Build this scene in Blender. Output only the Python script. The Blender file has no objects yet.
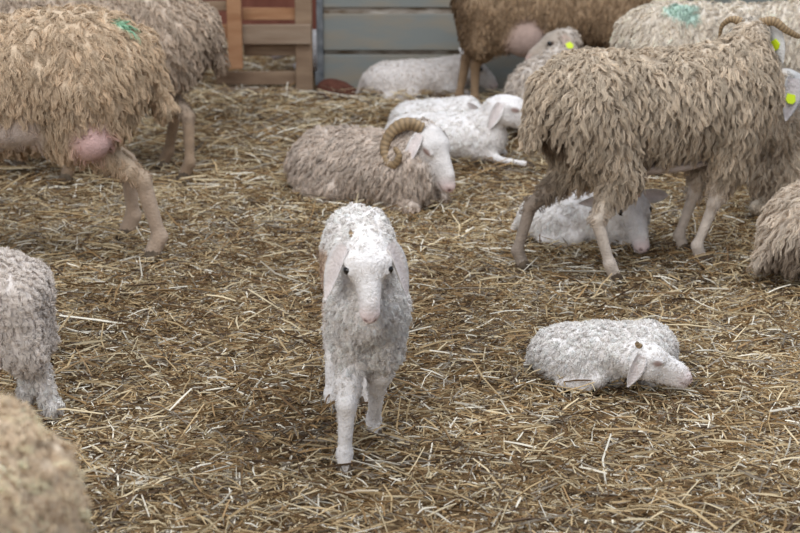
import bpy, math, random
import numpy as np
from mathutils import Vector, Matrix, Euler

sc = bpy.context.scene
COL = sc.collection
random.seed(4)
RNG = np.random.default_rng(7)

# ------------------------------------------------------------------ camera
FPX, PITCH, CAM_H = 1700.0, math.radians(16.5), 1.5
cam_d = bpy.data.cameras.new('camera')
cam = bpy.data.objects.new('camera', cam_d)
COL.objects.link(cam)
cam.location = (0, 0, CAM_H)
cam.rotation_euler = (math.pi / 2 - PITCH, 0, 0)
cam_d.sensor_width = 36.0
cam_d.lens = FPX / 800 * 36.0
cam_d.clip_start, cam_d.clip_end = 0.05, 200
cam_d.dof.use_dof = True
cam_d.dof.focus_distance = 4.25
cam_d.dof.aperture_fstop = 5.0
sc.camera = cam

# ------------------------------------------------------------------ light
world = bpy.data.worlds.new('barn_daylight')
sc.world = world
world.use_nodes = True
wn = world.node_tree
wbg = wn.nodes['Background']
wbg.inputs['Color'].default_value = (0.78, 0.86, 1.0, 1)
wbg.inputs['Strength'].default_value = 0.42

def area(name, loc, aim, size, power, color):
    d = bpy.data.lights.new(name, 'AREA')
    d.shape = 'RECTANGLE'
    d.size, d.size_y = size
    d.energy = power
    d.color = color
    o = bpy.data.objects.new(name, d)
    COL.objects.link(o)
    o.location = loc
    o.rotation_euler = (Vector(aim) - Vector(loc)).to_track_quat('-Z', 'Y').to_euler()
    return o

area('roof_skylight', (0.5, 4.2, 4.6), (0, 5.2, 0), (5.0, 3.5), 215, (0.93, 0.96, 1.0))
area('barn_door_daylight', (-2.6, -1.2, 3.0), (0.2, 5.0, 0.3), (3.4, 2.2), 135, (1.0, 0.97, 0.93))

sc.view_settings.view_transform = 'Standard'
sc.view_settings.look = 'None'
sc.view_settings.gamma = 1.0
sc.view_settings.use_curve_mapping = False
sc.view_settings.exposure = 0.27

# ------------------------------------------------------------------ helpers
CT, ST = math.cos(PITCH), math.sin(PITCH)

def ground(px, py, z=0.0):
    """point of the plane at height z seen at a pixel of the photograph"""
    u, v = (px - 400) / FPX, (py - 266.5) / FPX
    d = Vector((u, CT - v * ST, -ST - v * CT))
    t = (z - CAM_H) / d.z
    return Vector((d.x * t, d.y * t, z))

def srgb(r, g, b):
    def f(c):
        c /= 255.0
        return c / 12.92 if c <= 0.04045 else ((c + 0.055) / 1.055) ** 2.4
    return np.array([f(r), f(g), f(b)])

def snoise(p, f, seed):
    """cheap smooth value noise in about -1..1 from sums of sines; p is (n,3)"""
    r = np.random.default_rng(seed)
    out = np.zeros(len(p))
    for _ in range(6):
        k = r.normal(size=3)
        k = k / np.linalg.norm(k) * f * r.uniform(0.6, 1.6)
        out += np.sin(p @ k + r.uniform(0, 6.28))
    return out / 3.2

def np_mesh(name, V, F, mat=None, colors=None, smooth=True, parent=None):
    me = bpy.data.meshes.new(name)
    V = np.asarray(V, dtype=np.float32)
    F = np.asarray(F, dtype=np.int32)
    n, k = F.shape
    me.vertices.add(len(V)); me.vertices.foreach_set('co', V.ravel())
    me.loops.add(n * k); me.loops.foreach_set('vertex_index', F.ravel())
    me.polygons.add(n)
    me.polygons.foreach_set('loop_start', np.arange(0, n * k, k, dtype=np.int32))
    me.polygons.foreach_set('use_smooth', np.full(n, smooth, dtype=bool))
    me.update(calc_edges=True)
    if colors is not None:
        a = me.color_attributes.new('col', 'FLOAT_COLOR', 'POINT')
        c = np.ones((len(V), 4), dtype=np.float32); c[:, :3] = colors
        a.data.foreach_set('color', c.ravel())
    if mat: me.materials.append(mat)
    o = bpy.data.objects.new(name, me)
    COL.objects.link(o)
    if parent: o.parent = parent
    return o

# ------------------------------------------------------------------ materials
def attr_mat(name, rough=0.85, spec=0.2, noise=None, bump=None, sheen=0.0, trans=0.0, coat=0.0):
    m = bpy.data.materials.new(name); m.use_nodes = True
    nt = m.node_tree; b = nt.nodes['Principled BSDF']
    a = nt.nodes.new('ShaderNodeAttribute'); a.attribute_name = 'col'
    out = a.outputs['Color']
    tc = nt.nodes.new('ShaderNodeTexCoord')
    if noise:
        sc_, lo, hi = noise
        nz = nt.nodes.new('ShaderNodeTexNoise'); nz.inputs['Scale'].default_value = sc_
        nz.inputs['Detail'].default_value = 5
        nt.links.new(tc.outputs['Object'], nz.inputs['Vector'])
        mr = nt.nodes.new('ShaderNodeMapRange')
        mr.inputs['From Min'].default_value = 0.3; mr.inputs['From Max'].default_value = 0.7
        mr.inputs['To Min'].default_value = lo; mr.inputs['To Max'].default_value = hi
        nt.links.new(nz.outputs['Fac'], mr.inputs['Value'])
        mx = nt.nodes.new('ShaderNodeVectorMath'); mx.operation = 'SCALE'
        nt.links.new(out, mx.inputs[0]); nt.links.new(mr.outputs['Result'], mx.inputs['Scale'])
        out = mx.outputs['Vector']
    nt.links.new(out, b.inputs['Base Color'])
    b.inputs['Roughness'].default_value = rough
    b.inputs['Specular IOR Level'].default_value = spec
    b.inputs['Sheen Weight'].default_value = sheen
    b.inputs['Coat Weight'].default_value = coat
    if bump:
        nz = nt.nodes.new('ShaderNodeTexNoise'); nz.inputs['Scale'].default_value = bump[0]
        nz.inputs['Detail'].default_value = 4
        nt.links.new(tc.outputs['Object'], nz.inputs['Vector'])
        bp = nt.nodes.new('ShaderNodeBump'); bp.inputs['Strength'].default_value = bump[1]
        bp.inputs['Distance'].default_value = 0.01
        nt.links.new(nz.outputs['Fac'], bp.inputs['Height'])
        nt.links.new(bp.outputs['Normal'], b.inputs['Normal'])
    if trans > 0:
        tr = nt.nodes.new('ShaderNodeBsdfTranslucent'); nt.links.new(out, tr.inputs['Color'])
        mix = nt.nodes.new('ShaderNodeMixShader'); mix.inputs['Fac'].default_value = trans
        nt.links.new(b.outputs['BSDF'], mix.inputs[1]); nt.links.new(tr.outputs['BSDF'], mix.inputs[2])
        nt.links.new(mix.outputs['Shader'], nt.nodes['Material Output'].inputs['Surface'])
    return m

def flat_mat(name, rgb, rough=0.6, metallic=0.0, noise=None, spec=0.3, rgb2=None, stretch=(1, 1, 1), bump=0.0, detail=6, lo=0.35, hi=0.65):
    m = bpy.data.materials.new(name); m.use_nodes = True
    nt = m.node_tree; b = nt.nodes['Principled BSDF']
    b.inputs['Roughness'].default_value = rough
    b.inputs['Metallic'].default_value = metallic
    b.inputs['Specular IOR Level'].default_value = spec
    b.inputs['Base Color'].default_value = (*rgb, 1)
    if noise:
        tc = nt.nodes.new('ShaderNodeTexCoord'); mp = nt.nodes.new('ShaderNodeMapping')
        mp.inputs['Scale'].default_value = stretch
        nt.links.new(tc.outputs['Object'], mp.inputs['Vector'])
        nz = nt.nodes.new('ShaderNodeTexNoise'); nz.inputs['Scale'].default_value = noise
        nz.inputs['Detail'].default_value = detail
        nt.links.new(mp.outputs['Vector'], nz.inputs['Vector'])
        cr = nt.nodes.new('ShaderNodeValToRGB')
        cr.color_ramp.elements[0].position = lo; cr.color_ramp.elements[1].position = hi
        cr.color_ramp.elements[0].color = (*rgb, 1); cr.color_ramp.elements[1].color = (*(rgb2 if rgb2 is not None else rgb), 1)
        nt.links.new(nz.outputs['Fac'], cr.inputs['Fac'])
        nt.links.new(cr.outputs['Color'], b.inputs['Base Color'])
        if bump:
            bp = nt.nodes.new('ShaderNodeBump'); bp.inputs['Strength'].default_value = bump
            bp.inputs['Distance'].default_value = 0.01
            nt.links.new(nz.outputs['Fac'], bp.inputs['Height'])
            nt.links.new(bp.outputs['Normal'], b.inputs['Normal'])
    return m

M_BODY = attr_mat('hide_and_wool_base', 0.9, 0.12, noise=(35, 0.85, 1.1), bump=(160, 0.5), sheen=0.1)
M_WOOL = attr_mat('wool_locks', 0.95, 0.05, trans=0.25)
M_STRAW = attr_mat('straw_stalks', 0.6, 0.3, trans=0.15)
M_HORN = attr_mat('ribbed_horn', 0.55, 0.35, noise=(60, 0.75, 1.15))
M_HOOF = flat_mat('hoof_horn', srgb(120, 105, 88), 0.6, noise=40, rgb2=srgb(80, 68, 55))
M_EYE = flat_mat('sheep_eye', srgb(22, 17, 15), 0.12, spec=0.6)
M_TAG = flat_mat('yellow_tag_plastic', srgb(205, 225, 40), 0.45)

# ------------------------------------------------------------------ implicit modelling
def rc(a, b, ra, rb, k=0.03, **kw):
    return dict(t='rc', a=np.array(a, float), b=np.array(b, float), ra=ra, rb=rb, k=k, **kw)

def el(c, r, k=0.04, R=None, **kw):
    return dict(t='el', c=np.array(c, float), r=np.array(r, float), k=k, R=R, **kw)

def pdist(q, P):
    if q['t'] == 'rc':
        ab = q['b'] - q['a']; pa = P - q['a']
        h = np.clip((pa @ ab) / max(ab @ ab, 1e-9), 0, 1)
        return np.linalg.norm(pa - h[..., None] * ab, axis=-1) - (q['ra'] + (q['rb'] - q['ra']) * h)
    p = P - q['c']
    if q['R'] is not None: p = p @ q['R']
    k0 = np.linalg.norm(p / q['r'], axis=-1); k1 = np.linalg.norm(p / q['r'] ** 2, axis=-1)
    return k0 * (k0 - 1) / np.maximum(k1, 1e-6)

def pbox(q):
    if q['t'] == 'rc':
        r = max(q['ra'], q['rb'])
        return np.minimum(q['a'], q['b']) - r, np.maximum(q['a'], q['b']) + r
    r = q['r'] if q['R'] is None else np.full(3, q['r'].max())
    return q['c'] - r, q['c'] + r

def surface(prims, res):
    lo = np.min([pbox(q)[0] for q in prims], 0) - 4 * res
    hi = np.max([pbox(q)[1] for q in prims], 0) + 4 * res
    n = np.ceil((hi - lo) / res).astype(int) + 1
    F = np.full(n, 1.0, dtype=np.float32)
    for q in prims:
        b0, b1 = pbox(q); pad = q['k'] + 3 * res
        i0 = np.maximum(np.floor((b0 - pad - lo) / res).astype(int), 0)
        i1 = np.minimum(np.ceil((b1 + pad - lo) / res).astype(int) + 1, n)
        ax = [lo[d] + res * np.arange(i0[d], i1[d]) for d in range(3)]
        P = np.stack(np.meshgrid(*ax, indexing='ij'), -1)
        d = pdist(q, P)
        s = (slice(i0[0], i1[0]), slice(i0[1], i1[1]), slice(i0[2], i1[2]))
        A = F[s]; k = q['k']
        if q.get('neg'):
            h = np.maximum(k - np.abs(A + d), 0) / k
            F[s] = np.maximum(A, -d) + h * h * k / 4
        else:
            h = np.maximum(k - np.abs(A - d), 0) / k
            F[s] = np.minimum(A, d) - h * h * k / 4
    ins = F < 0
    acc = np.zeros((*(n - 1), 3), dtype=np.float32); cnt = np.zeros(n - 1, dtype=np.float32)
    quads = []
    edges = []
    for ax in range(3):
        a = [slice(None)] * 3; b = [slice(None)] * 3
        a[ax] = slice(0, -1); b[ax] = slice(1, None)
        fa, fb = F[tuple(a)], F[tuple(b)]
        idx = np.argwhere((fa < 0) != (fb < 0))
        va = fa[tuple(idx.T)]; vb = fb[tuple(idx.T)]
        t = va / (va - vb)
        pos = idx.astype(np.float32); pos[:, ax] += t
        o = [d for d in range(3) if d != ax]
        ok = np.all((idx[:, o] > 0) & (idx[:, o] < (n - 1)[o]), axis=1) & (idx[:, ax] < n[ax] - 1)
        idx, pos, va = idx[ok], pos[ok], va[ok]
        cells = []
        for du, dv in ((-1, -1), (0, -1), (0, 0), (-1, 0)):
            c = idx.copy(); c[:, o[0]] += du; c[:, o[1]] += dv
            np.add.at(acc, tuple(c.T), pos); np.add.at(cnt, tuple(c.T), 1)
            cells.append(np.ravel_multi_index(tuple(c.T), tuple(n - 1)))
        q4 = np.stack(cells, 1)
        flip = (va < 0) if ax != 1 else (va >= 0)
        q4[~flip] = q4[~flip][:, ::-1]
        quads.append(q4)
    Q = np.concatenate(quads)
    used = np.unique(Q)
    remap = np.zeros(int(np.prod(n - 1)), dtype=np.int32); remap[used] = np.arange(len(used))
    V = (acc.reshape(-1, 3)[used] / cnt.reshape(-1)[used][:, None]) * res + lo
    return V.astype(np.float64), remap[Q]

def vnormals(V, Q):
    fn = np.cross(V[Q[:, 2]] - V[Q[:, 0]], V[Q[:, 3]] - V[Q[:, 1]])
    N = np.zeros_like(V)
    for i in range(4): np.add.at(N, Q[:, i], fn)
    return N / np.maximum(np.linalg.norm(N, axis=1, keepdims=True), 1e-12), np.linalg.norm(fn, axis=1) / 2

def nrm(v):
    return v / np.maximum(np.linalg.norm(v, axis=-1, keepdims=True), 1e-9)

def tubes(paths, rad, sides=3, flat=1.0):
    """paths (n,S,3), rad (n,S) -> verts, quads: one small closed-off tube for each path"""
    n, S, _ = paths.shape
    T = nrm(np.gradient(paths, axis=1))
    ref = nrm(RNG.normal(size=(n, 1, 3)))
    U = nrm(np.cross(T, ref)); W = np.cross(T, U)
    ang = np.arange(sides) * 2 * math.pi / sides
    V = (paths[:, :, None] + rad[:, :, None, None] * (np.cos(ang)[None, None, :, None] * U[:, :, None]
         + flat * np.sin(ang)[None, None, :, None] * W[:, :, None]))
    idx = np.arange(n * S * sides).reshape(n, S, sides)
    a, b = idx[:, :-1], idx[:, 1:]
    Q = np.stack([a, np.roll(a, -1, 2), np.roll(b, -1, 2), b], -1).reshape(-1, 4)
    return V.reshape(-1, 3), Q

def locks(paths, rad, nrm_out, ridge, twist=.55):
    """tapered locks lying along the surface; ridge: roof-shaped cross section"""
    n, S, _ = paths.shape
    T = nrm(np.gradient(paths, axis=1))
    tw = nrm_out[:, None] + twist * RNG.normal(size=(n, 1, 3))
    U = nrm(np.cross(T, tw)); W = nrm(np.cross(U, T))
    prof = [(-1, 0), (0, .8), (1, 0)] if ridge else [(-1, 0), (1, 0)]
    K = len(prof)
    V = np.empty((n, S, K, 3), dtype=np.float32)
    for i, (a, b) in enumerate(prof):
        V[:, :, i] = paths + rad[..., None] * (a * U + b * W)
    idx = np.arange(n * S * K, dtype=np.int32).reshape(n, S, K)
    Q = np.stack([idx[:, :-1, :-1], idx[:, :-1, 1:], idx[:, 1:, 1:], idx[:, 1:, :-1]], -1).reshape(-1, 4)
    return V.reshape(-1, 3), Q, K

def horn_mesh(path, r0, r1, rib=0.12, ribs=16):
    """a curved tapered ridged horn following path (n,3)"""
    path = np.array(path); S = len(path)
    t = np.linspace(0, 1, S)
    r = (r0 + (r1 - r0) * t ** 0.9) * (1 + rib * (np.abs(np.sin(t * ribs * math.pi)) - 0.5) * (1 - 0.5 * t))
    T = nrm(np.gradient(path, axis=0))
    U = nrm(np.cross(T, np.array([0.13, 0.97, 0.2])))
    W = np.cross(T, U); K = 10
    ang = np.arange(K) * 2 * math.pi / K
    V = path[:, None] + r[:, None, None] * (np.cos(ang)[None, :, None] * U[:, None] + 0.75 * np.sin(ang)[None, :, None] * W[:, None])
    idx = np.arange(S * K).reshape(S, K)
    Q = np.stack([idx[:-1], np.roll(idx[:-1], -1, 1), np.roll(idx[1:], -1, 1), idx[1:]], -1).reshape(-1, 4)
    V = V.reshape(-1, 3)
    V = np.concatenate([V, path[-1:] + T[-1:] * r1])
    tip = len(V) - 1
    e = idx[-1]
    Q = np.concatenate([Q, np.stack([e, np.roll(e, -1), np.full(K, tip), np.full(K, tip)], -1)[:, [0, 1, 2, 2]]]) if False else Q
    tri = np.stack([e, np.roll(e, -1), np.full(K, tip)], -1)
    return V, Q, tri, np.repeat(np.sin(t * ribs * math.pi) ** 2, K)

def ear_mesh(base, along, face, length, width, cup=0.35, twist=0.0):
    """leaf shaped cupped ear with thickness: outer and inner skins"""
    along = nrm(np.array(along, float)); face = np.array(face, float)
    face = nrm(face - along * (face @ along)); side = np.cross(along, face)
    nu, nv = 15, 9
    V, inner = [], []
    for layer in (0, 1):
        for i in range(nu):
            u = i / (nu - 1)
            w = width * 0.5 * (math.sin(math.pi * min(1, 0.16 + 0.84 * u) ** 0.85)) ** 0.75 if u < 1 else 0.0
            w = max(w, 0.0015)
            for j in range(nv):
                v = j / (nv - 1) * 2 - 1
                c = cup * w * (v * v) * (1.2 - 0.6 * u) * 1.6
                th = 0.0035 * (1 - v * v * 0.7) * (1 - 0.6 * u)
                p = np.array(base) + along * (u * length) + side * (v * w) + face * (c + (th if layer else -th)) \
                    - face * (0.10 * length * u * u)
                V.append(p); inner.append(layer * (1 - abs(v) ** 3))
    V = np.array(V); idx = np.arange(len(V)).reshape(2, nu, nv)
    Q = []
    for L in (0, 1):
        a = idx[L]
        q = np.stack([a[:-1, :-1], a[1:, :-1], a[1:, 1:], a[:-1, 1:]], -1).reshape(-1, 4)
        Q.append(q if L == 0 else q[:, ::-1])
    for j in (0, nv - 1):
        q = np.stack([idx[0, :-1, j], idx[0, 1:, j], idx[1, 1:, j], idx[1, :-1, j]], -1)
        Q.append(q[:, ::-1] if j == 0 else q)
    q = np.stack([idx[0, -1, :-1], idx[0, -1, 1:], idx[1, -1, 1:], idx[1, -1, :-1]], -1)
    Q.append(q)
    return V, np.concatenate(Q), np.array(inner)

# ------------------------------------------------------------------ the sheep builder
WHITE = srgb(226, 220, 216); CREAM = srgb(205, 190, 170); PINK = srgb(214, 158, 150)

def hoof(p, yaw, s, parent):
    V, Q = [], []
    for sd in (-1, 1):
        o = len(V)
        for (z, x0, x1, w) in ((0.0, -0.022, 0.034, 0.0125), (0.012, -0.021, 0.030, 0.0125), (0.030, -0.018, 0.016, 0.0105), (0.042, -0.014, 0.006, 0.007)):
            for a in range(8):
                an = a * math.pi / 4
                cx, rx = (x0 + x1) / 2, (x1 - x0) / 2
                V.append((cx + rx * math.cos(an), sd * 0.0125 + w * math.sin(an) * (0.7 if math.cos(an) > 0.5 else 1), z))
        for L in range(3):
            for a in range(8):
                b = (a + 1) % 8
                Q.append((o + L * 8 + a, o + L * 8 + b, o + L * 8 + 8 + b, o + L * 8 + 8 + a))
    V = np.array(V) * s; c, sn = math.cos(yaw), math.sin(yaw)
    V = np.stack([V[:, 0] * c - V[:, 1] * sn, V[:, 0] * sn + V[:, 1] * c, V[:, 2]], 1) + np.array(p)
    return np_mesh('hoof', V, Q, M_HOOF, parent=parent)

def sheep(name, label, category, at, heading, s=1.0, hs=None, pose='stand', group=None, feet=None, head=None,
          wool=None, wlen=0.06, wn=9000, style='shaggy', skin=None, fat=1.0, res=0.006, horns=None, tag=None,
          udder=None, spots=(), belly=None, tail=True, face_wool=0.0, leg_wool=0.0, z0=0.0, neck_r=1.0, ears=None,
          closed=False, legcol=None, extra=(), legz=1.0, sides=(None, None), lift=0.0, chest=1.0, wthick=0.0022, muzzle=None, fl=1.0, ridge=False, lf=1.0, var_=None, hw=1.1, ucol=srgb(205, 168, 160), teats=True):
    hs = hs or s
    wool = CREAM if wool is None else wool
    skin = WHITE if skin is None else skin
    legcol = skin if legcol is None else legcol
    root = bpy.data.objects.new(name, None); COL.objects.link(root)
    root.empty_display_size = 0.1
    at = Vector((at[0], at[1], z0)); root.location = at
    hd = math.radians(heading); root.rotation_euler = (0, 0, hd)
    root['label'] = label; root['category'] = category
    if group: root['group'] = group
    def loc(px, py):      # a hoof print seen at a pixel, in this sheep's own frame
        g = ground(px, py) - at
        return (g.x * math.cos(hd) + g.y * math.sin(hd), -g.x * math.sin(hd) + g.y * math.cos(hd))
    P = []
    W = dict(col=wool, wool=1.0)
    LG = dict(col=legcol, wool=leg_wool)
    f = fat
    hooves = []
    if pose == 'stand':
        P += [el((0.0, 0, .505), (.40, .155 * f, .175 * f), .08, **W), el((.27, 0, .50 ), (.19, .145 * f, .19 * f * chest), .08, **W),
              el((-.28, 0, .52), (.20, .15 * f, .175 * f), .08, **W), el((-.02, 0, .45), (.30, .15 * f, .16 * f), .08, **W)]
        if tail:
            P += [rc((-.45, 0, .58), (-.50, 0, .40), .035, .022, .04, col=wool, wool=.8)]
        for q in P:
            for kk in ('c', 'a', 'b'):
                if kk in q: q[kk][2] += lift
        hips = {'hl': (-.30, .09 * f, .50), 'hr': (-.30, -.09 * f, .50), 'fl': (.26, .085 * f, .46), 'fr': (.26, -.085 * f, .46)}
        dflt = {'hl': (-.34, .10), 'hr': (-.34, -.10), 'fl': (.27, .09), 'fr': (.27, -.09)}
        for kx, H in hips.items():
            H = (H[0], H[1], H[2] + lift)
            if feet and kx in feet:
                fx, fy = feet[kx] if len(feet[kx]) == 2 else loc(*feet[kx][:2])
                if len(feet[kx]) == 3: fx, fy = fx / s, fy / s
            else: fx, fy = dflt[kx]
            H = np.array(H)
            if kx[0] == 'h':
                hock = np.array([fx - .04 + .42 * max(-.06, H[0] - fx), fy + .2 * (H[1] - fy), .225])
                stif = np.array([H[0] + .08 + .25 * (fx - H[0]), H[1] + .2 * (fy - H[1]) + .01 * np.sign(H[1]), .36])
                fet = np.array([fx - .012, fy, .065])
                P += [el(H + np.array([.0, 0, -.03]), (.13, .075 * f, .15), .06, **W),
                      rc(H + np.array([0, 0, -.02]), stif, .09 * f, .072 * f, .05, col=wool, wool=.9),
                      rc(stif, stif * .45 + hock * .55, .066 * f, .034 * lf, .02, col=wool, wool=.6),
                      rc(stif * .45 + hock * .55, hock, .034 * lf, .0245 * lf, .01, col=legcol * .4 + wool * .6, wool=max(.25, leg_wool)),
                      rc(hock, fet, .0235 * lf, .0175 * lf, .01, **LG),
                      rc(fet, (fx + .008, fy, .022), .0225 * lf, .022, .012, **LG)]
            else:
                knee = np.array([fx + .015 + .35 * (H[0] - fx), fy + .3 * (H[1] - fy), .215])
                fet = np.array([fx - .008, fy, .062])
                elb = np.array([H[0] - .01, H[1], .36])
                P += [el(H + np.array([.0, 0, -.01]), (.10, .06 * f, .14), .06, **W),
                      rc(H, elb, .07, .055, .05, **W),
                      rc(elb, knee * .6 + elb * .4, .052 * f, .032 * lf, .02, col=wool, wool=.6),
                      rc(knee * .6 + elb * .4, knee, .032 * lf, .025 * lf, .01, col=legcol, wool=max(.2, leg_wool)),
                      rc(knee + np.array([.004, 0, .01]), knee, .026 * lf, .024 * lf, .006, **LG),
                      rc(knee, fet, .0215 * lf, .0165 * lf, .01, **LG),
                      rc(fet, (fx + .008, fy, .022), .022 * lf, .022, .012, **LG)]
            hooves.append((np.array([fx + .008, fy, 0.0]) * s))
        nb = np.array([.32, 0, .55 + lift])
    else:
        P += [el((0.0, 0, .17), (.38, .205 * f, .185 * f), .08, **W), el((.25, 0, .18), (.18, .16 * f, .19 * f * chest), .08, **W),
              el((-.27, 0, .155), (.19, .19 * f, .165 * f), .08, **W),
              el((-.17, .15 * f, .11), (.17, .075, .11), .06, **W), el((-.17, -.15 * f, .11), (.17, .075, .11), .06, **W)]
        if tail:
            P += [rc((-.43, 0, .18), (-.50, .03, .05), .03, .02, .04, col=wool, wool=.8)]
        for sd in (-1, 1):
            e1 = sides[0] if sd < 0 else sides[1]
            P += [rc((.25, sd * .12, .12), (.40, sd * .11, .05), .05, .03, .04, col=legcol, wool=.5)]
            if e1 == 'out':
                P += [rc((.40, sd * .11, .05), (.58, sd * .09, .028), .026, .018, .02, **LG), rc((.58, sd * .09, .028), (.63, sd * .09, .02), .021, .019, .012, **LG)]
                hooves.append(np.array([.63, sd * .09, 0]) * s)
            else:
                P += [rc((.40, sd * .11, .05), (.27, sd * .15, .03), .027, .02, .02, **LG)]
            P += [rc((-.05, sd * .20 * f, .08), (-.27, sd * .21 * f, .05), .055, .028, .04, col=wool, wool=.6),
                  rc((-.27, sd * .21 * f, .045), (-.10, sd * .235 * f, .028), .026, .019, .02, **LG)]
        nb = np.array([.30, 0, .22])
    if udder:
        c, r = udder
        P += [el(c, r, .03, col=ucol, wool=0.0)]
        if teats: P += [
              rc(np.array(c) + np.array([.02, .03, -r[2]]) * .8, np.array(c) + np.array([.03, .04, -r[2] * 1.35]), .014, .008, .015, col=PINK, wool=0.0),
              rc(np.array(c) + np.array([.02, -.03, -r[2]]) * .8, np.array(c) + np.array([.03, -.04, -r[2] * 1.35]), .014, .008, .015, col=PINK, wool=0.0)]
    if belly: P += [el(belly[0], belly[1], .03, col=srgb(196, 180, 170), wool=0.0)]
    for q in extra: P.append(q)
    for q in P:
        if q['t'] == 'rc':
            q['a'] = q['a'] * s; q['b'] = q['b'] * s; q['ra'] *= s; q['rb'] *= s
        else: q['c'] = q['c'] * s; q['r'] = q['r'] * s
        q['k'] = max(q['k'] * s, 0.006)
    # head
    hp = head or dict(pos=(.52, 0, .70), yaw=0, pitch=-35, roll=0)
    poll = np.array(hp['pos']) * s
    Rm = Euler((math.radians(hp.get('roll', 0)), -math.radians(hp['pitch']), math.radians(hp['yaw'])), 'XYZ').to_matrix()
    R = np.array(Rm)
    def hd_(v): return poll + R @ (np.array(v, float) * hs * np.array([1, hw, 1]))
    RY = np.array(Euler((0, 0, math.radians(hp['yaw'])), 'XYZ').to_matrix())
    def hv(v): return RY @ np.array(v, float)
    def hy(v): return poll + RY @ (np.array(v, float) * hs)
    FC = dict(col=skin, wool=face_wool)
    mz = muzzle if muzzle is not None else PINK * .55 + skin * .45
    nb2 = nb * s
    mid = (nb2 * .5 + hd_((-.06, 0, -.04)) * .5) + np.array([0, 0, -.01 * s])
    nr = .11 * s * neck_r * fat; nr2 = .052 * hs * neck_r
    P += [rc(nb2, mid, nr * 1.15, (nr + nr2) * .52, .06 * s, col=wool, wool=1.0),
          rc(mid, hd_((-.03, 0, -.025)), (nr + nr2) * .52, nr2, .04 * s, col=wool, wool=.8)]
    H = [el(hd_((.012, 0, -.006)), np.array((.06, .052 * hw, .056)) * hs, .02, R=R, **FC),
         rc(hd_((.045, .026, .014)), hd_((.045, -.026, .014)), .026 * hs, .026 * hs, .02, **FC),
         rc(hd_((.05, 0, -.004)), hd_((.165, 0, -.022)), .044 * hs, .027 * hs, .02, **FC),
         rc(hd_((.05, 0, .018)), hd_((.155, 0, .002)), .026 * hs, .019 * hs, .02, **FC),
         rc(hd_((.00, 0, -.045)), hd_((.15, 0, -.047)), .037 * hs, .018 * hs, .02, **FC),
         rc(hd_((.01, .026, -.035)), hd_((.05, .024, -.035)), .027 * hs, .023 * hs, .02, **FC),
         rc(hd_((.01, -.026, -.035)), hd_((.05, -.024, -.035)), .027 * hs, .023 * hs, .02, **FC),
         el(hd_((.182, 0, -.022)), np.array((.027, .026, .023)) * hs, .012, R=R, col=mz, wool=0),
         el(hd_((.176, 0, -.045)), np.array((.024, .02, .014)) * hs, .01, R=R, **FC)]
    for sd in (-1, 1):
        if not closed:
            H.append(el(hd_((.058, sd * .053, .008)), np.array((.017, .011, .012)) * hs, .008, R=R, neg=1, **FC))
        H.append(rc(hd_((.035, sd * .048, .016)), hd_((.072, sd * .043, .016)), .0085 * hs, .006 * hs, .012, **FC))
        H.append(rc(hd_((.206, sd * .009, -.020)), hd_((.200, sd * .018, -.012)), .003 * hs, .004 * hs, .004, neg=1, **FC))
    P += H
    V, Q = surface(P, res)
    N, _ = vnormals(V, Q)
    def attrs(X):
        col = np.zeros((len(X), 3)); wo = np.zeros(len(X)); ws = np.zeros(len(X)) + 1e-12
        for q in P:
            if q.get('neg'): continue
            w = np.exp(-np.maximum(pdist(q, X), -0.02) / 0.008)
            col += w[:, None] * q['col']; wo += w * q['wool']; ws += w
        return col / ws[:, None], wo / ws
    def paint(X, col):
        for (c, r, pc, st) in spots:
            d = np.linalg.norm((X / s - np.array(c)) / np.array(r), axis=1) + .22 * snoise(X, 45, 5)
            w = np.clip((1.0 - d) * 3.5, 0, 1) * st
            col = col * (1 - w[:, None]) + pc * w[:, None]
        return col
    col, wo = attrs(V)
    # nostrils, eye rims and mouth line are darker skin
    hl = (V - poll) @ R / hs
    def blob(c, r, pc, st=1.0):
        nonlocal col
        d = np.linalg.norm((hl - np.array(c)) / np.array(r), axis=1)
        w = np.clip((1 - d) * 2.5, 0, 1) * st
        col = col * (1 - w[:, None]) + pc * w[:, None]
    for sd in (-1, 1):
        blob((.203, sd * .013, -.016), (.010, .007, .007), srgb(110, 66, 62))
        blob((.058, sd * .05 * hw, .010), (.024, .016, .014), srgb(90, 68, 60) if not closed else srgb(168, 132, 122), .8)
        blob((.178, sd * .022, -.036), (.030, .014, .0035), srgb(120, 80, 74), .8)
    blob((.21, 0, -.028), (.012, .003, .01), srgb(140, 90, 84), .8)
    col = paint(V, col)
    lump = snoise(V, 60, 11) * .006 + snoise(V, 130, 12) * .003
    V = V + N * (lump * np.clip(wo, 0, 1) * min(1, wlen / .03))[:, None]
    Vs, Qs, Cs = [V], [Q], [col]
    # ears
    er = ears or dict(dir=(-.25, .85, -.45), face=(.6, .1, -.6), len=.125, w=.06)
    n0 = len(V)
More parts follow.
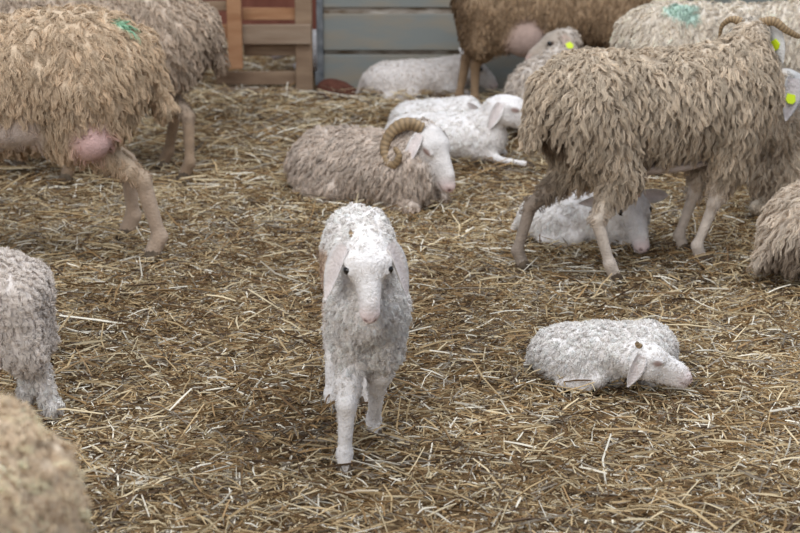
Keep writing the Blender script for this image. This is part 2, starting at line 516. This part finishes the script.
    for sd in (1, -1):
        e = er if not isinstance(er, (list, tuple)) else er[0 if sd > 0 else 1]
        dr = np.array(e['dir'], float) * np.array([1, sd, 1]); fa = np.array(e['face'], float) * np.array([1, sd, 1])
        ev, eq, inn = ear_mesh(hd_((-.008, sd * .045, .016)), hv(dr), hv(fa), e['len'] * hs, e['w'] * hs)
        ec = skin * (1 - .16 * inn[:, None]) + PINK * .16 * inn[:, None]
        if sd < 0: pass
        Vs.append(ev); Qs.append(eq + n0); Cs.append(ec); n0 += len(ev)
        if tag and tag == sd:
            c = ev.reshape(2, 15, 9, 3)[1, 7, 4]
            fn = nrm(hv(fa)); al = nrm(hv(dr)); sdv = nrm(np.cross(fn, al))
            tv = []
            for zz in (-.008, .008):
                for (a, b) in ((-.015, -.02), (.015, -.02), (.019, .004), (.009, .016), (-.009, .016), (-.019, .004)):
                    tv.append(c + fn * zz + sdv * a * hs + al * b * hs)
            tq = [(5, 4, 3, 2, 1, 0), (6, 7, 8, 9, 10, 11)]
            to = bpy.data.meshes.new('ear_tag')
            to.from_pydata([tuple(x) for x in tv], [], tq + [(i, (i + 1) % 6, 6 + (i + 1) % 6, 6 + i) for i in range(6)])
            to.materials.append(M_TAG); t_ob = bpy.data.objects.new('ear_tag', to); COL.objects.link(t_ob); t_ob.parent = root
            t_ob['label'] = 'yellow plastic ear tag'
    np_mesh('body', np.concatenate(Vs), np.concatenate(Qs), M_BODY, np.concatenate(Cs), parent=root)
    # fleece of real locks
    fn4 = V[Q]; area_f = np.linalg.norm(np.cross(fn4[:, 2] - fn4[:, 0], fn4[:, 3] - fn4[:, 1]), axis=1) / 2
    wf = wo[Q].mean(1)
    fc = (fn4.mean(1) - poll) @ R / hs
    bare = (np.linalg.norm(np.stack([fc[:, 0] - .058, np.abs(fc[:, 1]) - .05 * hw, fc[:, 2] - .01], 1) / np.array([.024, .03, .018]), axis=1) > 1)
    pr = bare * area_f * np.clip(wf, 0, 1) ** .7 * (wf > .04)
    if pose == 'stand': pr = pr
    rs = np.random.default_rng(int(abs(at.x) * 1000) + int(at.y * 100) + 3)
    def sample(n):
        fi = rs.choice(len(Q), n, p=pr / pr.sum())
        a, b = rs.random((2, n, 1))
        q = fn4[fi]
        pt = (q[:, 0] * (1 - a) + q[:, 1] * a) * (1 - b) + (q[:, 3] * (1 - a) + q[:, 2] * a) * b
        nn = N[Q[fi]].mean(1)
        return pt, nrm(nn), wf[fi]
    spacing = {'shaggy': .014, 'curly': .0115, 'short': .014}[style] * (s ** .3)
    M = int(min(3500, pr.sum() / spacing ** 2)) + 10
    cp, cn, cw = sample(M)
    rp, rn, rw = sample(wn)
    # nearest clump
    ci = np.empty(len(rp), dtype=int)
    for i in range(0, len(rp), 2000):
        ci[i:i + 2000] = ((rp[i:i + 2000, None] - cp[None]) ** 2).sum(-1).argmin(1)
    down = np.array([0, 0, -1.0])
    back = np.array([-1.0, 0, -.3])
    S = {'shaggy': 5, 'curly': 6, 'short': 3}[style]
    t = np.linspace(0, 1, S)
    g = {'shaggy': (1.0, .55), 'curly': (.7, .7), 'short': (.7, .30)}[style]
    def flow(p, n_, jit, rsd):
        dd = down * g[0] + back * .25
        tg = dd[None] + jit * rsd.normal(size=p.shape)
        tg = tg - n_ * (tg * n_).sum(1, keepdims=True) * .9
        return nrm(nrm(tg) + n_ * g[1])
    cd = flow(cp, cn, .38, rs)
    L = wlen * (.15 + .85 * np.clip(cw, 0, 1)) * rs.uniform(.6, 1.25, M)
    if pose != 'stand':
        L *= np.clip((cp[:, 2] - .0) / .08, .35, 1)
    ph = rs.uniform(0, 6.28, M)
    turns = {'shaggy': 2.2, 'curly': 2.6, 'short': .5}[style] * rs.uniform(.7, 1.3, M)
    amp = {'shaggy': .11, 'curly': .22, 'short': .06}[style]
    A1 = nrm(np.cross(cd, rs.normal(size=cd.shape))); A2 = np.cross(cd, A1)
    an = ph[:, None] + turns[:, None] * 2 * math.pi * t[None]
    env = np.sin(np.clip(t * 1.6, 0, 1) * math.pi / 2)[None]
    sag = {'shaggy': .35, 'curly': .12, 'short': .1}[style]
    off = cd[:, None] * (L[:, None] * t[None])[..., None] \
        + (amp * L[:, None] * env)[..., None] * (np.cos(an)[..., None] * A1[:, None] + np.sin(an)[..., None] * A2[:, None]) \
        + down * (sag * L[:, None] * t[None] ** 2)[..., None]
    cpath = cp[:, None] + off
    rl = rs.uniform(.75, 1.1, len(rp))
    own = rp[:, None] + (off[ci] * rl[:, None, None])
    tight = {'shaggy': .60, 'curly': .5, 'short': .45}[style]
    wgt = (np.clip(t * 1.3, 0, 1) ** .8 * tight)[None, :, None]
    paths = own * (1 - wgt) + cpath[ci] * wgt + rs.normal(size=(len(rp), 1, 3)) * .0012
    paths += rn[:, None] * ((-.002 + .003 * t) if style == 'short' else (-.004 + (.004 + (.16 if style == 'shaggy' else .08) * min(wlen, .05)) * np.sin(t * 2.6) ** .7))[None, :, None]
    # keep the ends of the locks out of the floor
    paths[..., 2] = np.maximum(paths[..., 2], .012)
    r0 = wthick * rs.uniform(.7, 1.3, len(rp))
    rad = r0[:, None] * (1 - .75 * t[None] ** 1.5)
    fv, fq, K = locks(paths, rad, rn, ridge, .55 if style == 'shaggy' else .3)
    bc, _ = attrs(rp)
    bc = paint(rp, bc)
    vv = var_ if var_ is not None else (.35 if wool.min() > .6 else 1.0)
    var = (1 + vv * (.12 * rs.normal(size=len(rp)) + .12 * rs.normal(size=M)[ci]))[:, None]
    bc = np.clip(bc * np.clip(var, .55, 1.4), 0, .9)
    tipc = np.clip(bc * (fl * np.array([1.06, 1.04, 1.0])), 0, .9)
    cc = bc[:, None] * (1 - t[None, :, None]) + tipc[:, None] * t[None, :, None]
    cc = np.repeat(cc.reshape(-1, 3), K, axis=0)
    np_mesh('fleece', fv, fq, M_WOOL, cc, parent=root)
    # eyes
    if not closed:
        for sd in (-1, 1):
            c = hd_((.061, sd * .0452, .013)); r = .0142 * hs
            us, vs = 12, 8
            ev = np.array([c + r * np.array([math.sin(math.pi * j / vs) * math.cos(2 * math.pi * i / us), math.sin(math.pi * j / vs) * math.sin(2 * math.pi * i / us), math.cos(math.pi * j / vs)])
                           for j in range(vs + 1) for i in range(us)])
            eq = [(j * us + i, (j + 1) * us + i, (j + 1) * us + (i + 1) % us, j * us + (i + 1) % us) for j in range(vs) for i in range(us)]
            np_mesh('eye', ev, eq, M_EYE, parent=root)
    for h in hooves: hoof(h, 0, s * (1.0 if s > .8 else 1.12), root)
    if horns:
        for sd, pts, r0h, r1h, ribs in horns:
            pts = np.array(pts, float)
            # smooth Catmull-Rom through the given head-frame points
            pp = np.concatenate([[2 * pts[0] - pts[1]], pts, [2 * pts[-1] - pts[-2]]])
            cur = []
            nseg = len(pts) - 1; per = max(6, int(90 / nseg)) if len(pts) > 3 else 12
            for i in range(nseg):
                for u in np.linspace(0, 1, per, endpoint=False):
                    a, b, c, d = pp[i:i + 4]
                    cur.append(.5 * (2 * b + (c - a) * u + (2 * a - 5 * b + 4 * c - d) * u * u + (3 * b - a - 3 * c + d) * u ** 3))
            cur.append(pts[-1])
            cur = np.array([hy(x) for x in cur])
            hV, hQ, hT, rb = horn_mesh(cur, r0h * hs, r1h * hs, ribs=ribs)
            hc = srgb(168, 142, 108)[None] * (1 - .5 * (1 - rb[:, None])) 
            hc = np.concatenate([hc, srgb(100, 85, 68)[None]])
            me = bpy.data.meshes.new('horn')
            me.from_pydata([tuple(x) for x in hV], [], [tuple(int(i) for i in x) for x in hQ] + [tuple(int(i) for i in x) for x in hT])
            a = me.color_attributes.new('col', 'FLOAT_COLOR', 'POINT')
            c4 = np.ones((len(hV), 4), dtype=np.float32); c4[:, :3] = hc; a.data.foreach_set('color', c4.ravel())
            me.polygons.foreach_set('use_smooth', np.ones(len(me.polygons), dtype=bool))
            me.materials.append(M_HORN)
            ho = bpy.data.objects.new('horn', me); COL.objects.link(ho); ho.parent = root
    return root

# ------------------------------------------------------------------ floor, walls
def floor_h(x, y):
    p = np.stack([x, y, np.zeros_like(x)], -1)
    return .010 * snoise(p, 3.2, 21) + .006 * snoise(p, 9, 22) - .012

xs = np.linspace(-6, 6, 241); ys = np.linspace(0.5, 12.5, 241)
XX, YY = np.meshgrid(xs, ys, indexing='ij')
ZZ = floor_h(XX.ravel(), YY.ravel())
FV = np.stack([XX.ravel(), YY.ravel(), ZZ], -1)
ii = np.arange(241 * 241).reshape(241, 241)
FQ = np.stack([ii[:-1, :-1], ii[1:, :-1], ii[1:, 1:], ii[:-1, 1:]], -1).reshape(-1, 4)
m_floor = flat_mat('trodden_straw_bed', srgb(74, 58, 42), 0.95, noise=60, rgb2=srgb(150, 125, 92), stretch=(1, 1, 1), bump=.8, detail=8, spec=.1)
fl = np_mesh('floor', FV, FQ, m_floor); fl['kind'] = 'structure'

# the straw: nobody could count it
def straw(n, x0, x1, y0, y1, lmin, lmax, seed, zup=.03, wid=(.0011, .0026), tilt_s=.22):
    r = np.random.default_rng(seed)
    out = []
    x = r.uniform(x0, x1, n); y = r.uniform(y0, y1, n)
    keep = (np.abs(x) < (.30 * y + .9)) & ~((x > -.46) & (y > 7.72)) & (y < 9.45)
    x, y = x[keep], y[keep]; n = len(x)
    L = lmin + (lmax - lmin) * r.random(n) ** 2.2
    p3 = np.stack([x, y, 0 * x], -1)
    th = r.uniform(0, math.pi, n)
    z = floor_h(x, y) + r.random(n) ** 1.5 * zup + .003
    tilt = r.normal(size=n) * tilt_s
    S = 3 if lmax > .05 else 2
    t = np.linspace(-.5, .5, S)
    bend = r.normal(size=n) * .12
    d = np.stack([np.cos(th), np.sin(th)], -1); e = np.stack([-np.sin(th), np.cos(th)], -1)
    xy = np.stack([x, y], -1)[:, None] + d[:, None] * (L[:, None] * t)[..., None] + e[:, None] * (bend[:, None] * L[:, None] * (t ** 2 * 2))[..., None]
    zz = z[:, None] + L[:, None] * t * np.sin(tilt)[:, None] - .5 * np.abs(t) * .01
    zz = np.maximum(zz, floor_h(xy[..., 0].ravel(), xy[..., 1].ravel()).reshape(zz.shape) + .001)
    paths = np.concatenate([xy, zz[..., None]], -1)
    w = r.uniform(wid[0], wid[1], n)
    rad = np.repeat(w[:, None], S, 1) * (np.array([.8, 1, .7]) if S == 3 else np.array([1, .6]))
    V, Q = tubes(paths, rad, 3)
    pal = np.array([srgb(200, 174, 132), srgb(222, 204, 168), srgb(168, 136, 94), srgb(122, 94, 62), srgb(246, 238, 220), srgb(150, 138, 122), srgb(96, 76, 58)])
    dirt = snoise(p3, 2.6, 31) * .5 + snoise(p3, 8, 32) * .4
    pr = np.stack([.24 - .06 * dirt, .22 - .12 * dirt, .18 + .05 * dirt, .12 + .10 * dirt, .12 - .05 * dirt, .10 + 0 * dirt, .07 + .08 * dirt], -1)
    pr = np.clip(pr, .01, 1); pr /= pr.sum(1, keepdims=True)
    pick = (pr.cumsum(1) > r.random(n)[:, None]).argmax(1)
    c = pal[pick] * r.uniform(.75, 1.15, n)[:, None] * (1 - .18 * np.clip(dirt, -1, 1))[:, None]
    return V, Q, np.repeat(c, S * 3, axis=0)

parts = [straw(110000, -3.2, 3.2, 2.4, 6.0, .015, .11, 1, zup=.035), straw(45000, -3.6, 3.6, 6.0, 9.8, .02, .13, 2, wid=(.0014, .003)),
         straw(9000, -3.2, 3.2, 2.4, 9.5, .08, .22, 3, zup=.045, wid=(.0016, .0034)),
         straw(90000, -2.2, 2.2, 2.6, 6.0, .006, .03, 4, zup=.035, wid=(.0008, .0018))]
# a drift of straw along the foot of the boards
for (px_, py_, rw_, nn_) in ((600, 372, .26, 1700), (575, 244, .25, 1500), (365, 208, .36, 2200), (470, 160, .28, 1200), (350, 440, .18, 500), (770, 262, .3, 1500)):
    g_ = ground(px_, py_)
    parts.append(straw(nn_, g_.x - rw_, g_.x + rw_, g_.y - .16, g_.y + .16, .02, .10, 40 + nn_, zup=.055, tilt_s=.35))
V_, Q_, C_ = straw(9000, -3.2, 3.4, 7.35, 7.8, .03, .16, 9, zup=.075, wid=(.0016, .003))
parts.append((V_, Q_, C_))
vo = 0; SV, SQ, SC = [], [], []
for v, q, c in parts:
    SV.append(v); SQ.append(q + vo); SC.append(c); vo += len(v)
st = np_mesh('straw', np.concatenate(SV), np.concatenate(SQ), M_STRAW, np.concatenate(SC), smooth=False)
st['kind'] = 'stuff'; st['label'] = 'loose golden straw bedding covering the barn floor'; st['category'] = 'straw'

def box_bm(boxes, jitter=0.0, seed=1):
    """boxes: (x0,x1,y0,y1,z0,z1) -> verts and quads with slightly worn edges"""
    V, Q = [], []
    r = random.Random(seed)
    for (x0, x1, y0, y1, z0, z1) in boxes:
        o = len(V)
        for z in (z0, z1):
            for (x, y) in ((x0, y0), (x1, y0), (x1, y1), (x0, y1)):
                V.append((x + r.uniform(-jitter, jitter), y + r.uniform(-jitter, jitter), z + r.uniform(-jitter, jitter)))
        Q += [(o, o + 3, o + 2, o + 1), (o + 4, o + 5, o + 6, o + 7), (o, o + 1, o + 5, o + 4), (o + 1, o + 2, o + 6, o + 5), (o + 2, o + 3, o + 7, o + 6), (o + 3, o, o + 4, o + 7)]
    return V, Q

def boxes(name, bx, mat, parent=None, jitter=0.0, bevel=.004, seed=1):
    V, Q = box_bm(bx, jitter, seed)
    o = np_mesh(name, np.array(V), np.array(Q), mat, smooth=False, parent=parent)
    b = o.modifiers.new('bevel', 'BEVEL'); b.width = bevel; b.segments = 2
    return o

WY = ground(400, 90).y          # distance of the board wall
def wx(px): return (px - 400) / FPX * (WY * CT + (CAM_H - .2) * ST)
def wz(py, Y=None):
    Y = Y or WY
    v = (py - 266.5) / FPX
    return CAM_H + Y * (-ST - v * CT) / (CT - v * ST)
m_board = flat_mat('weathered_grey_board', srgb(128, 131, 127), .8, noise=7, rgb2=srgb(142, 134, 120), stretch=(.5, 1, 1.6), bump=.3, lo=.40, hi=.62)
m_board2 = flat_mat('stained_batten', srgb(104, 88, 70), .9, noise=16, rgb2=srgb(176, 168, 158), stretch=(.6, 1, 2))
xl, xr = wx(323), 4.6
h1, h2, h3 = wz(55), wz(14), wz(-28)
wb = boxes('wall_back', [(xl, xr, WY, WY + .05, -.03, h1), (xl, xr, WY, WY + .05, h1 + .022, h2), (xl, xr, WY, WY + .05, h2 + .03, h3), (xl, xr, WY, WY + .05, h3 + .02, h3 + .24),
                         (xl, xr, WY, WY + .05, h3 + .26, h3 + .5)], m_board)
wb['kind'] = 'structure'
bt = boxes('trim_1', [(xl, xr, WY + .012, WY + .045, h2 - .01, h2 + .035), (xl, xr, WY + .03, WY + .048, h1 - .01, h1 + .03), (xl, xr, WY + .03, WY + .048, h3 - .01, h3 + .03)], m_board2)
bt['kind'] = 'structure'
m_steel = flat_mat('galvanised_steel', srgb(128, 130, 132), .6, .3, noise=20, rgb2=srgb(92, 96, 100))
po = boxes('steel_post', [(wx(317), wx(323.5), WY - .03, WY + .03, -.02, 1.5), (wx(315), wx(323.5), WY - .036, WY - .03, wz(84), wz(70))], m_steel)
po['label'] = 'upright grey steel post at the left end of the grey board wall'; po['category'] = 'post'

# pallets used as a gate
def wood(n, a, b): return flat_mat(n, srgb(*a), .85, noise=9, rgb2=srgb(*b), stretch=(.5, 1, 3), bump=.35, lo=.3, hi=.7)
w_or = wood('orange_pallet_wood', (152, 108, 76), (176, 134, 100))
w_gr = wood('grey_pallet_wood', (140, 118, 98), (160, 140, 120))
w_dk = wood('dirty_pallet_wood', (128, 104, 84), (154, 130, 106))
m_nail = flat_mat('rusty_nail', srgb(60, 45, 38), .7, .5)
PY = WY - .06
def pallet(name, label, slats, posts, nails=True):
    r = bpy.data.objects.new(name, None); COL.objects.link(r)
    xs_ = [q[0] for q in slats + posts]
    r['label'] = label; r['category'] = 'pallet'
    r.location = (0, 0, 0)
    sd = 3
    for (a, b, c, d, m, y) in slats:
        sd += 1
        boxes('slat', [(wx(a), wx(b), PY + y, PY + y + .022, wz(d, PY), wz(c, PY))], m, r, jitter=.002, seed=sd)
    for (a, b, c, d, m, y) in posts:
        sd += 1
        boxes('upright', [(wx(a), wx(b), PY + y, PY + y + .03, wz(d, PY), wz(c, PY))], m, r, jitter=.002, seed=sd)
    return r
p1 = pallet('wooden_pallet', 'weathered wooden pallet gate with wide grey middle slat, next to the steel post',
       [(244, 298, 9, 21, w_or, .03), (244, 312, 24, 44, w_gr, -.025), (244, 298, 45, 57, w_dk, .03), (216, 298, 73, 86, w_dk, .03), (214, 300, 88, 99, w_gr, .0), (244, 313, -30, -2, w_gr, .03)],
       [(296, 313, -34, 92, w_dk, 0), ])
p2 = pallet('wooden_pallet', 'orange wooden pallet with short slats, leaning beside the shaggy ewe at left',
       [(150, 234, -22, -6, w_or, -.055), (150, 234, 23, 37, w_or, -.055), (150, 243, 53, 65, w_or, -.055), (150, 234, 0, 9, w_dk, -.055)],
       [(231, 245, -34, 66, w_or, -.09), (165, 180, -34, 90, w_or, -.09)])
# red boards of the next pen, beyond the gate
m_red = flat_mat('faded_red_paint', srgb(110, 62, 50), .8, noise=6, rgb2=srgb(132, 82, 66), stretch=(2, 1, .5))
rw = boxes('wall_left', [(-5.5, wx(323) + .3, 9.6, 9.66, 0.05, 1.9)], m_red); rw['kind'] = 'structure'
rw2 = boxes('trim_2', [(-5.5, wx(323) + .3, 9.57, 9.6, -.04, .05)], w_dk); rw2['kind'] = 'structure'

# the reddish lump beside the post
r = np.random.default_rng(8)
V, Q = surface([el((0, 0, .03), (.085, .06, .05), .02, col=0, wool=0), el((.05, 0, .02), (.06, .05, .035), .02, col=0, wool=0), el((-.03, .01, .05), (.05, .045, .035), .02, col=0, wool=0)], .006)
N, _ = vnormals(V, Q); V = V + N * (snoise(V, 70, 3) * .005)[:, None]
mb = np_mesh('feed_lump', V, Q, flat_mat('reddish_brown_crumb', srgb(98, 60, 48), .95, noise=40, rgb2=srgb(80, 46, 36), bump=.5))
mb.location = ground(335, 97); mb['label'] = 'low reddish brown lump lying in straw at the foot of the boards'; mb['category'] = 'lump'

#SHEEP
EWE = srgb(202, 186, 166)
BROWN = srgb(160, 135, 108)
DIRT = srgb(96, 74, 54)
LAMBW = srgb(238, 233, 230)
GREYF = srgb(200, 196, 190)

def G(px, py): g = ground(px, py); return (g.x, g.y)

droop = dict(dir=(-.12, .38, -.92), face=(.55, .8, .2), len=.15, w=.060)
side_ear = dict(dir=(-.2, .93, -.25), face=(.8, .1, -.2), len=.13, w=.056)

# big shaggy ewe, right
sheep('sheep', 'shaggy cream ewe with curved horns standing over a white lamb', 'sheep', G(652, 262), 22, s=.87, lift=.095,
      feet=dict(hl=(520, 268, 1), hr=(612, 281, 1), fl=(680, 251, 1), fr=(698, 262, 1)),
      head=dict(pos=(.40, .05, .80), yaw=50, pitch=-25, roll=0), wool=EWE, wlen=.042, wn=50000, fat=.93, udder=((-.12, 0, .33), (.07, .055, .05)),
      belly=((.02, 0, .36), (.2, .08, .03)), legcol=srgb(212, 198, 184), skin=GREYF, tag=-1, wthick=.0012, ridge=True,
      spots=[((-.42, 0, .42), (.08, .14, .18), DIRT, .75), ((-.34, -.1, .2), (.1, .06, .16), DIRT, .4), ((-.45, .1, .2), (.14, .06, .26), DIRT, .6)],
      ears=[dict(dir=(.7, .3, -.8), face=(.3, .9, .2), len=.12, w=.06), dict(dir=(-.1, .5, -.8), face=(.9, .3, .2), len=.14, w=.07)],
      horns=[(1, [(-.01, .03, .03), (-.015, .07, .045), (-.01, .105, .02), (-.0, .115, -.03)], .018, .005, 12),
             (-1, [(-.01, -.03, .035), (-.02, -.075, .045), (-.01, -.12, .015), (.02, -.16, -.01), (.06, -.17, -.01)], .021, .006, 18)])

# standing lamb, centre
sheep('lamb', 'white curly lamb with drooping ears standing and facing forward', 'lamb', G(364, 430), -86, s=.705, lift=.04, hs=.73, hw=1.26, lf=1.25,
      feet=dict(fr=(345, 473, 1), fl=(374, 439, 1), hr=(332, 413, 1), hl=(367, 405, 1)),
      head=dict(pos=(.47, -.01, .755), yaw=2, pitch=-56, roll=0), wool=LAMBW, wlen=.013, wn=60000, style='curly', skin=LAMBW, fat=.60, res=.0035,
      face_wool=.06, leg_wool=.10, wthick=.0010, ears=dict(dir=(-.12, .42, -.9), face=(.55, .8, .2), len=.18, w=.066), neck_r=1.1, chest=1.0,
      spots=[((-.05, -.13, .47), (.34, .05, .13), srgb(196, 160, 124), .7)],
      horns=[(-1, [(-.01, -.038, .02), (-.012, -.042, .04), (-.016, -.044, .052)], .014, .009, 2)])

# sleeping lamb
sheep('lamb', 'white woolly lamb curled asleep alone on the straw at right', 'lamb', G(604, 380), -6, s=.40, hs=.70, pose='lie',
      head=dict(pos=(.20, -.30, .28), yaw=4, pitch=-20, roll=0), wool=LAMBW, wlen=.013, wn=32000, style='curly', skin=LAMBW, res=.0035, fat=1.1,
      face_wool=.2, leg_wool=.3, wthick=.0010, closed=True, ears=dict(dir=(-.3, .25, -.9), face=(.3, .9, .1), len=.12, w=.058),
      horns=[(-1, [(-.0, -.028, .04), (-.01, -.032, .05), (-.012, -.034, .058)], .012, .007, 2)])

# lamb under the ewe
sheep('lamb', 'smooth white lamb lying beneath the shaggy horned ewe', 'lamb', G(584, 241), -10, s=.47, hs=.92, pose='lie',
      head=dict(pos=(.30, -.16, .36), yaw=-62, pitch=-42, roll=0), wool=LAMBW, wlen=.014, wn=34000, style='short', skin=LAMBW, res=.004,
      face_wool=.3, leg_wool=.3, wthick=.0010, ears=side_ear)

# horned young ram
sheep('sheep', 'young ram with one curled horn resting on the straw mid picture', 'sheep', G(367, 200), -40, s=.70, hs=1.0, pose='lie', leg_wool=.8, legcol=srgb(208, 193, 180),
      head=dict(pos=(.37, .04, .375), yaw=-4, pitch=-52, roll=0), wool=srgb(208, 193, 180), wlen=.030, wn=34000, style='shaggy', skin=srgb(222, 216, 212), res=.0045,
      wthick=.0013, ridge=True, closed=True, ears=dict(dir=(-.1, .55, -.85), face=(.35, .9, .1), len=.14, w=.044), neck_r=.92,
      horns=[(sd_, [(-.0, sd_ * .03, .03), (-.035, sd_ * .065, .05), (-.075, sd_ * .10, .025), (-.09, sd_ * .125, -.03), (-.065, sd_ * .14, -.078), (-.025, sd_ * .145, -.08), (-.005, sd_ * .14, -.045), (-.03, sd_ * .135, -.025)], .0265, .010, 24) for sd_ in (-1,)])

# lamb with raised head
sheep('lamb', 'white lamb lying with raised head and hanging ear behind the ram', 'lamb', G(446, 160), -14, s=.54, hs=.92, hw=1.0, pose='lie',
      head=dict(pos=(.43, -.03, .43), yaw=-4, pitch=-16, roll=0), wool=LAMBW, wlen=.014, wn=28000, style='short', skin=LAMBW, res=.005,
      face_wool=.2, leg_wool=.3, wthick=.0012, closed=True, sides=('out', None), ears=dict(dir=(-.35, .25, -.9), face=(.2, .9, .1), len=.125, w=.052))
# lamb curled behind it
sheep('lamb', 'curled white lamb of which only the back shows behind the raised-head lamb', 'lamb', G(438, 134), 4, s=.43, hs=.72, pose='lie',
      head=dict(pos=(.36, -.10, .22), yaw=-10, pitch=-30, roll=0), wool=LAMBW, wlen=.012, wn=18000, style='short', skin=LAMBW, res=.006,
      face_wool=.3, leg_wool=.3, wthick=.0014, closed=True, ears=dict(dir=(-.3, .5, .5), face=(.7, .1, -.5), len=.10, w=.05))
# lamb by the boards
sheep('lamb', 'large smooth white lamb lying against the grey boards behind the brown hind legs', 'lamb', G(418, 99), 2, s=.56, hs=.84, pose='lie',
      head=dict(pos=(.42, -.02, .30), yaw=0, pitch=-35, roll=0), wool=srgb(222, 214, 208), wlen=.010, wn=20000, style='short', skin=LAMBW, res=.006, fat=.88,
      face_wool=.3, leg_wool=.3, wthick=.0014, ears=dict(dir=(-.5, .6, .5), face=(.7, .1, -.5), len=.09, w=.05))
# lamb behind the pallet
sheep('lamb', 'white lamb lying beyond the pallet gate, seen through its gap', 'lamb', (-.30, 8.5), 150, s=.56, hs=.8, pose='lie',
      head=dict(pos=(.40, .1, .30), yaw=20, pitch=-30, roll=0), wool=LAMBW, wlen=.010, wn=10000, style='short', skin=LAMBW, res=.008,
      face_wool=.3, leg_wool=.3, wthick=.0016)
# brown ewe at the boards
sheep('sheep', 'brown ewe standing along the grey boards with full udder', 'sheep', G(557, 110), 2, s=.98, extra=[rc((-.38, q_ * .1, .50), (-.38, q_ * .1, .33), .095, .065, .04, col=BROWN, wool=.9) for q_ in (-1, 1)], tail=False,
      feet=dict(hl=(462, 108, 1), hr=(477, 111, 1)), head=dict(pos=(.54, .02, .72), yaw=10, pitch=-30), wool=BROWN, wlen=.022, wn=24000,
      style='shaggy', skin=srgb(180, 160, 140), legcol=srgb(165, 138, 110), wthick=.0018, res=.008, fat=.95, udder=((-.17, -.12, .345), (.085, .07, .08)), teats=False, ucol=srgb(172, 148, 136),
      spots=[((-.44, 0, .4), (.10, .2, .30), DIRT, .6)])
# resting sheep with tag
sheep('sheep', 'resting woolly sheep turning its tagged head back, below the brown ewe', 'sheep', G(588, 130), 205, s=.84, pose='lie',
      head=dict(pos=(.12, -.10, .46), yaw=-20, pitch=-28, roll=0), wool=srgb(214, 203, 192), wlen=.035, wn=22000, style='shaggy', skin=srgb(176, 162, 148), res=.007,
      wthick=.0018, tag=1, ears=dict(dir=(-.45, .6, -.6), face=(-.3, .9, .1), len=.13, w=.055))
# pale ewe with blue-green mark
sheep('sheep', 'pale ewe with a blue-green paint mark behind the shaggy horned ewe', 'sheep', G(728, 163), 4, s=.93,
      head=dict(pos=(.50, .02, .70), yaw=10, pitch=-30), wool=srgb(222, 211, 196), wlen=.032, wn=24000, style='shaggy', skin=srgb(205, 195, 185), res=.007, fat=.92,
      wthick=.0017, spots=[((-.24, -.09, .65), (.09, .06, .05), srgb(150, 200, 188), .6)])
# right edge sheep
sheep('sheep', 'resting cream sheep with large tagged hanging ear at the right edge', 'sheep', G(866, 220), 165, s=.90, pose='lie', leg_wool=.8, legcol=srgb(190, 176, 158),
      head=dict(pos=(.33, .12, .54), yaw=-145, pitch=-30, roll=0), wool=srgb(206, 190, 170), wlen=.038, wn=22000, style='shaggy', skin=srgb(190, 188, 186), res=.007,
      wthick=.0016, tag=-1, ears=dict(dir=(-.3, .35, -.9), face=(-.2, .9, .1), len=.16, w=.075))
sheep('sheep', 'cream sheep resting nearest at the right edge with brown flank', 'sheep', G(888, 268), 20, s=.90, pose='lie', leg_wool=.8, legcol=srgb(190, 176, 158),
      head=dict(pos=(.46, -.10, .40), yaw=-30, pitch=-30, roll=0), wool=srgb(214, 200, 184), wlen=.044, wn=28000, style='shaggy', skin=srgb(206, 200, 190), res=.006,
      wthick=.0015, spots=[((-.42, -.1, .05), (.16, .2, .13), DIRT, .6)])
# big ewe top left
sheep('sheep', 'large cream ewe at the left edge with green mark and pink udder', 'sheep', G(-18, 264), 188, s=1.17,
      feet=dict(hl=(156, 260, 1), hr=(130, 238, 1)), head=dict(pos=(.56, .0, .66), yaw=0, pitch=-40), wool=srgb(200, 178, 152), wlen=.030, wn=50000, fat=.88,
      style='shaggy', skin=GREYF, legcol=srgb(186, 164, 144), wthick=.0013, ridge=True, udder=((-.31, .125, .35), (.045, .04, .045)), teats=False, ucol=srgb(208, 172, 166),
      belly=((-.1, .07, .38), (.10, .06, .04)), spots=[((-.41, .05, .65), (.06, .022, .05), srgb(120, 186, 156), .75)])
# second ewe top left
sheep('sheep', 'cream ewe turned away behind the green-marked ewe, beside the pallets', 'sheep', G(90, 172), 182, s=1.02,
      feet=dict(hl=(166, 168, 1), hr=(187, 180, 1), fl=(69, 181, 1)), head=dict(pos=(.56, .0, .66), yaw=0, pitch=-40), wool=srgb(196, 178, 160), wlen=.034, wn=32000, fat=.92,
      style='shaggy', skin=GREYF, legcol=srgb(160, 136, 112), wthick=.0017, res=.007, spots=[((-.46, 0, .34), (.10, .16, .22), DIRT, .5)])
# curly lamb at left edge
sheep('lamb', 'curly cream lamb with its rump in view at the left edge', 'lamb', G(-64, 416), 180, s=.60, hs=.86, lf=1.6, tail=False, feet=dict(hl=(50, 421, 1), hr=(26, 408, 1)),
      extra=[rc((-.37, q_ * .09, .52), (-.40, q_ * .09, .30), .085, .075, .04, col=srgb(224, 215, 208), wool=1.0) for q_ in (-1, 1)],
      head=dict(pos=(.50, .0, .64), yaw=0, pitch=-40), wool=srgb(224, 215, 208), wlen=.018, wn=50000, style='curly', skin=LAMBW, fat=.92, res=.0045,
      leg_wool=.9, wthick=.0012, ears=droop)
# nearest blurred sheep
sheep('sheep', 'out-of-focus cream sheep nearest the camera at the bottom left corner', 'sheep', (-.94, 2.15), 178, s=1.0,
      head=dict(pos=(.54, .0, .70), yaw=0, pitch=-30), wool=srgb(232, 212, 186), wlen=.028, wn=42000, style='curly', skin=GREYF, wthick=.0016)
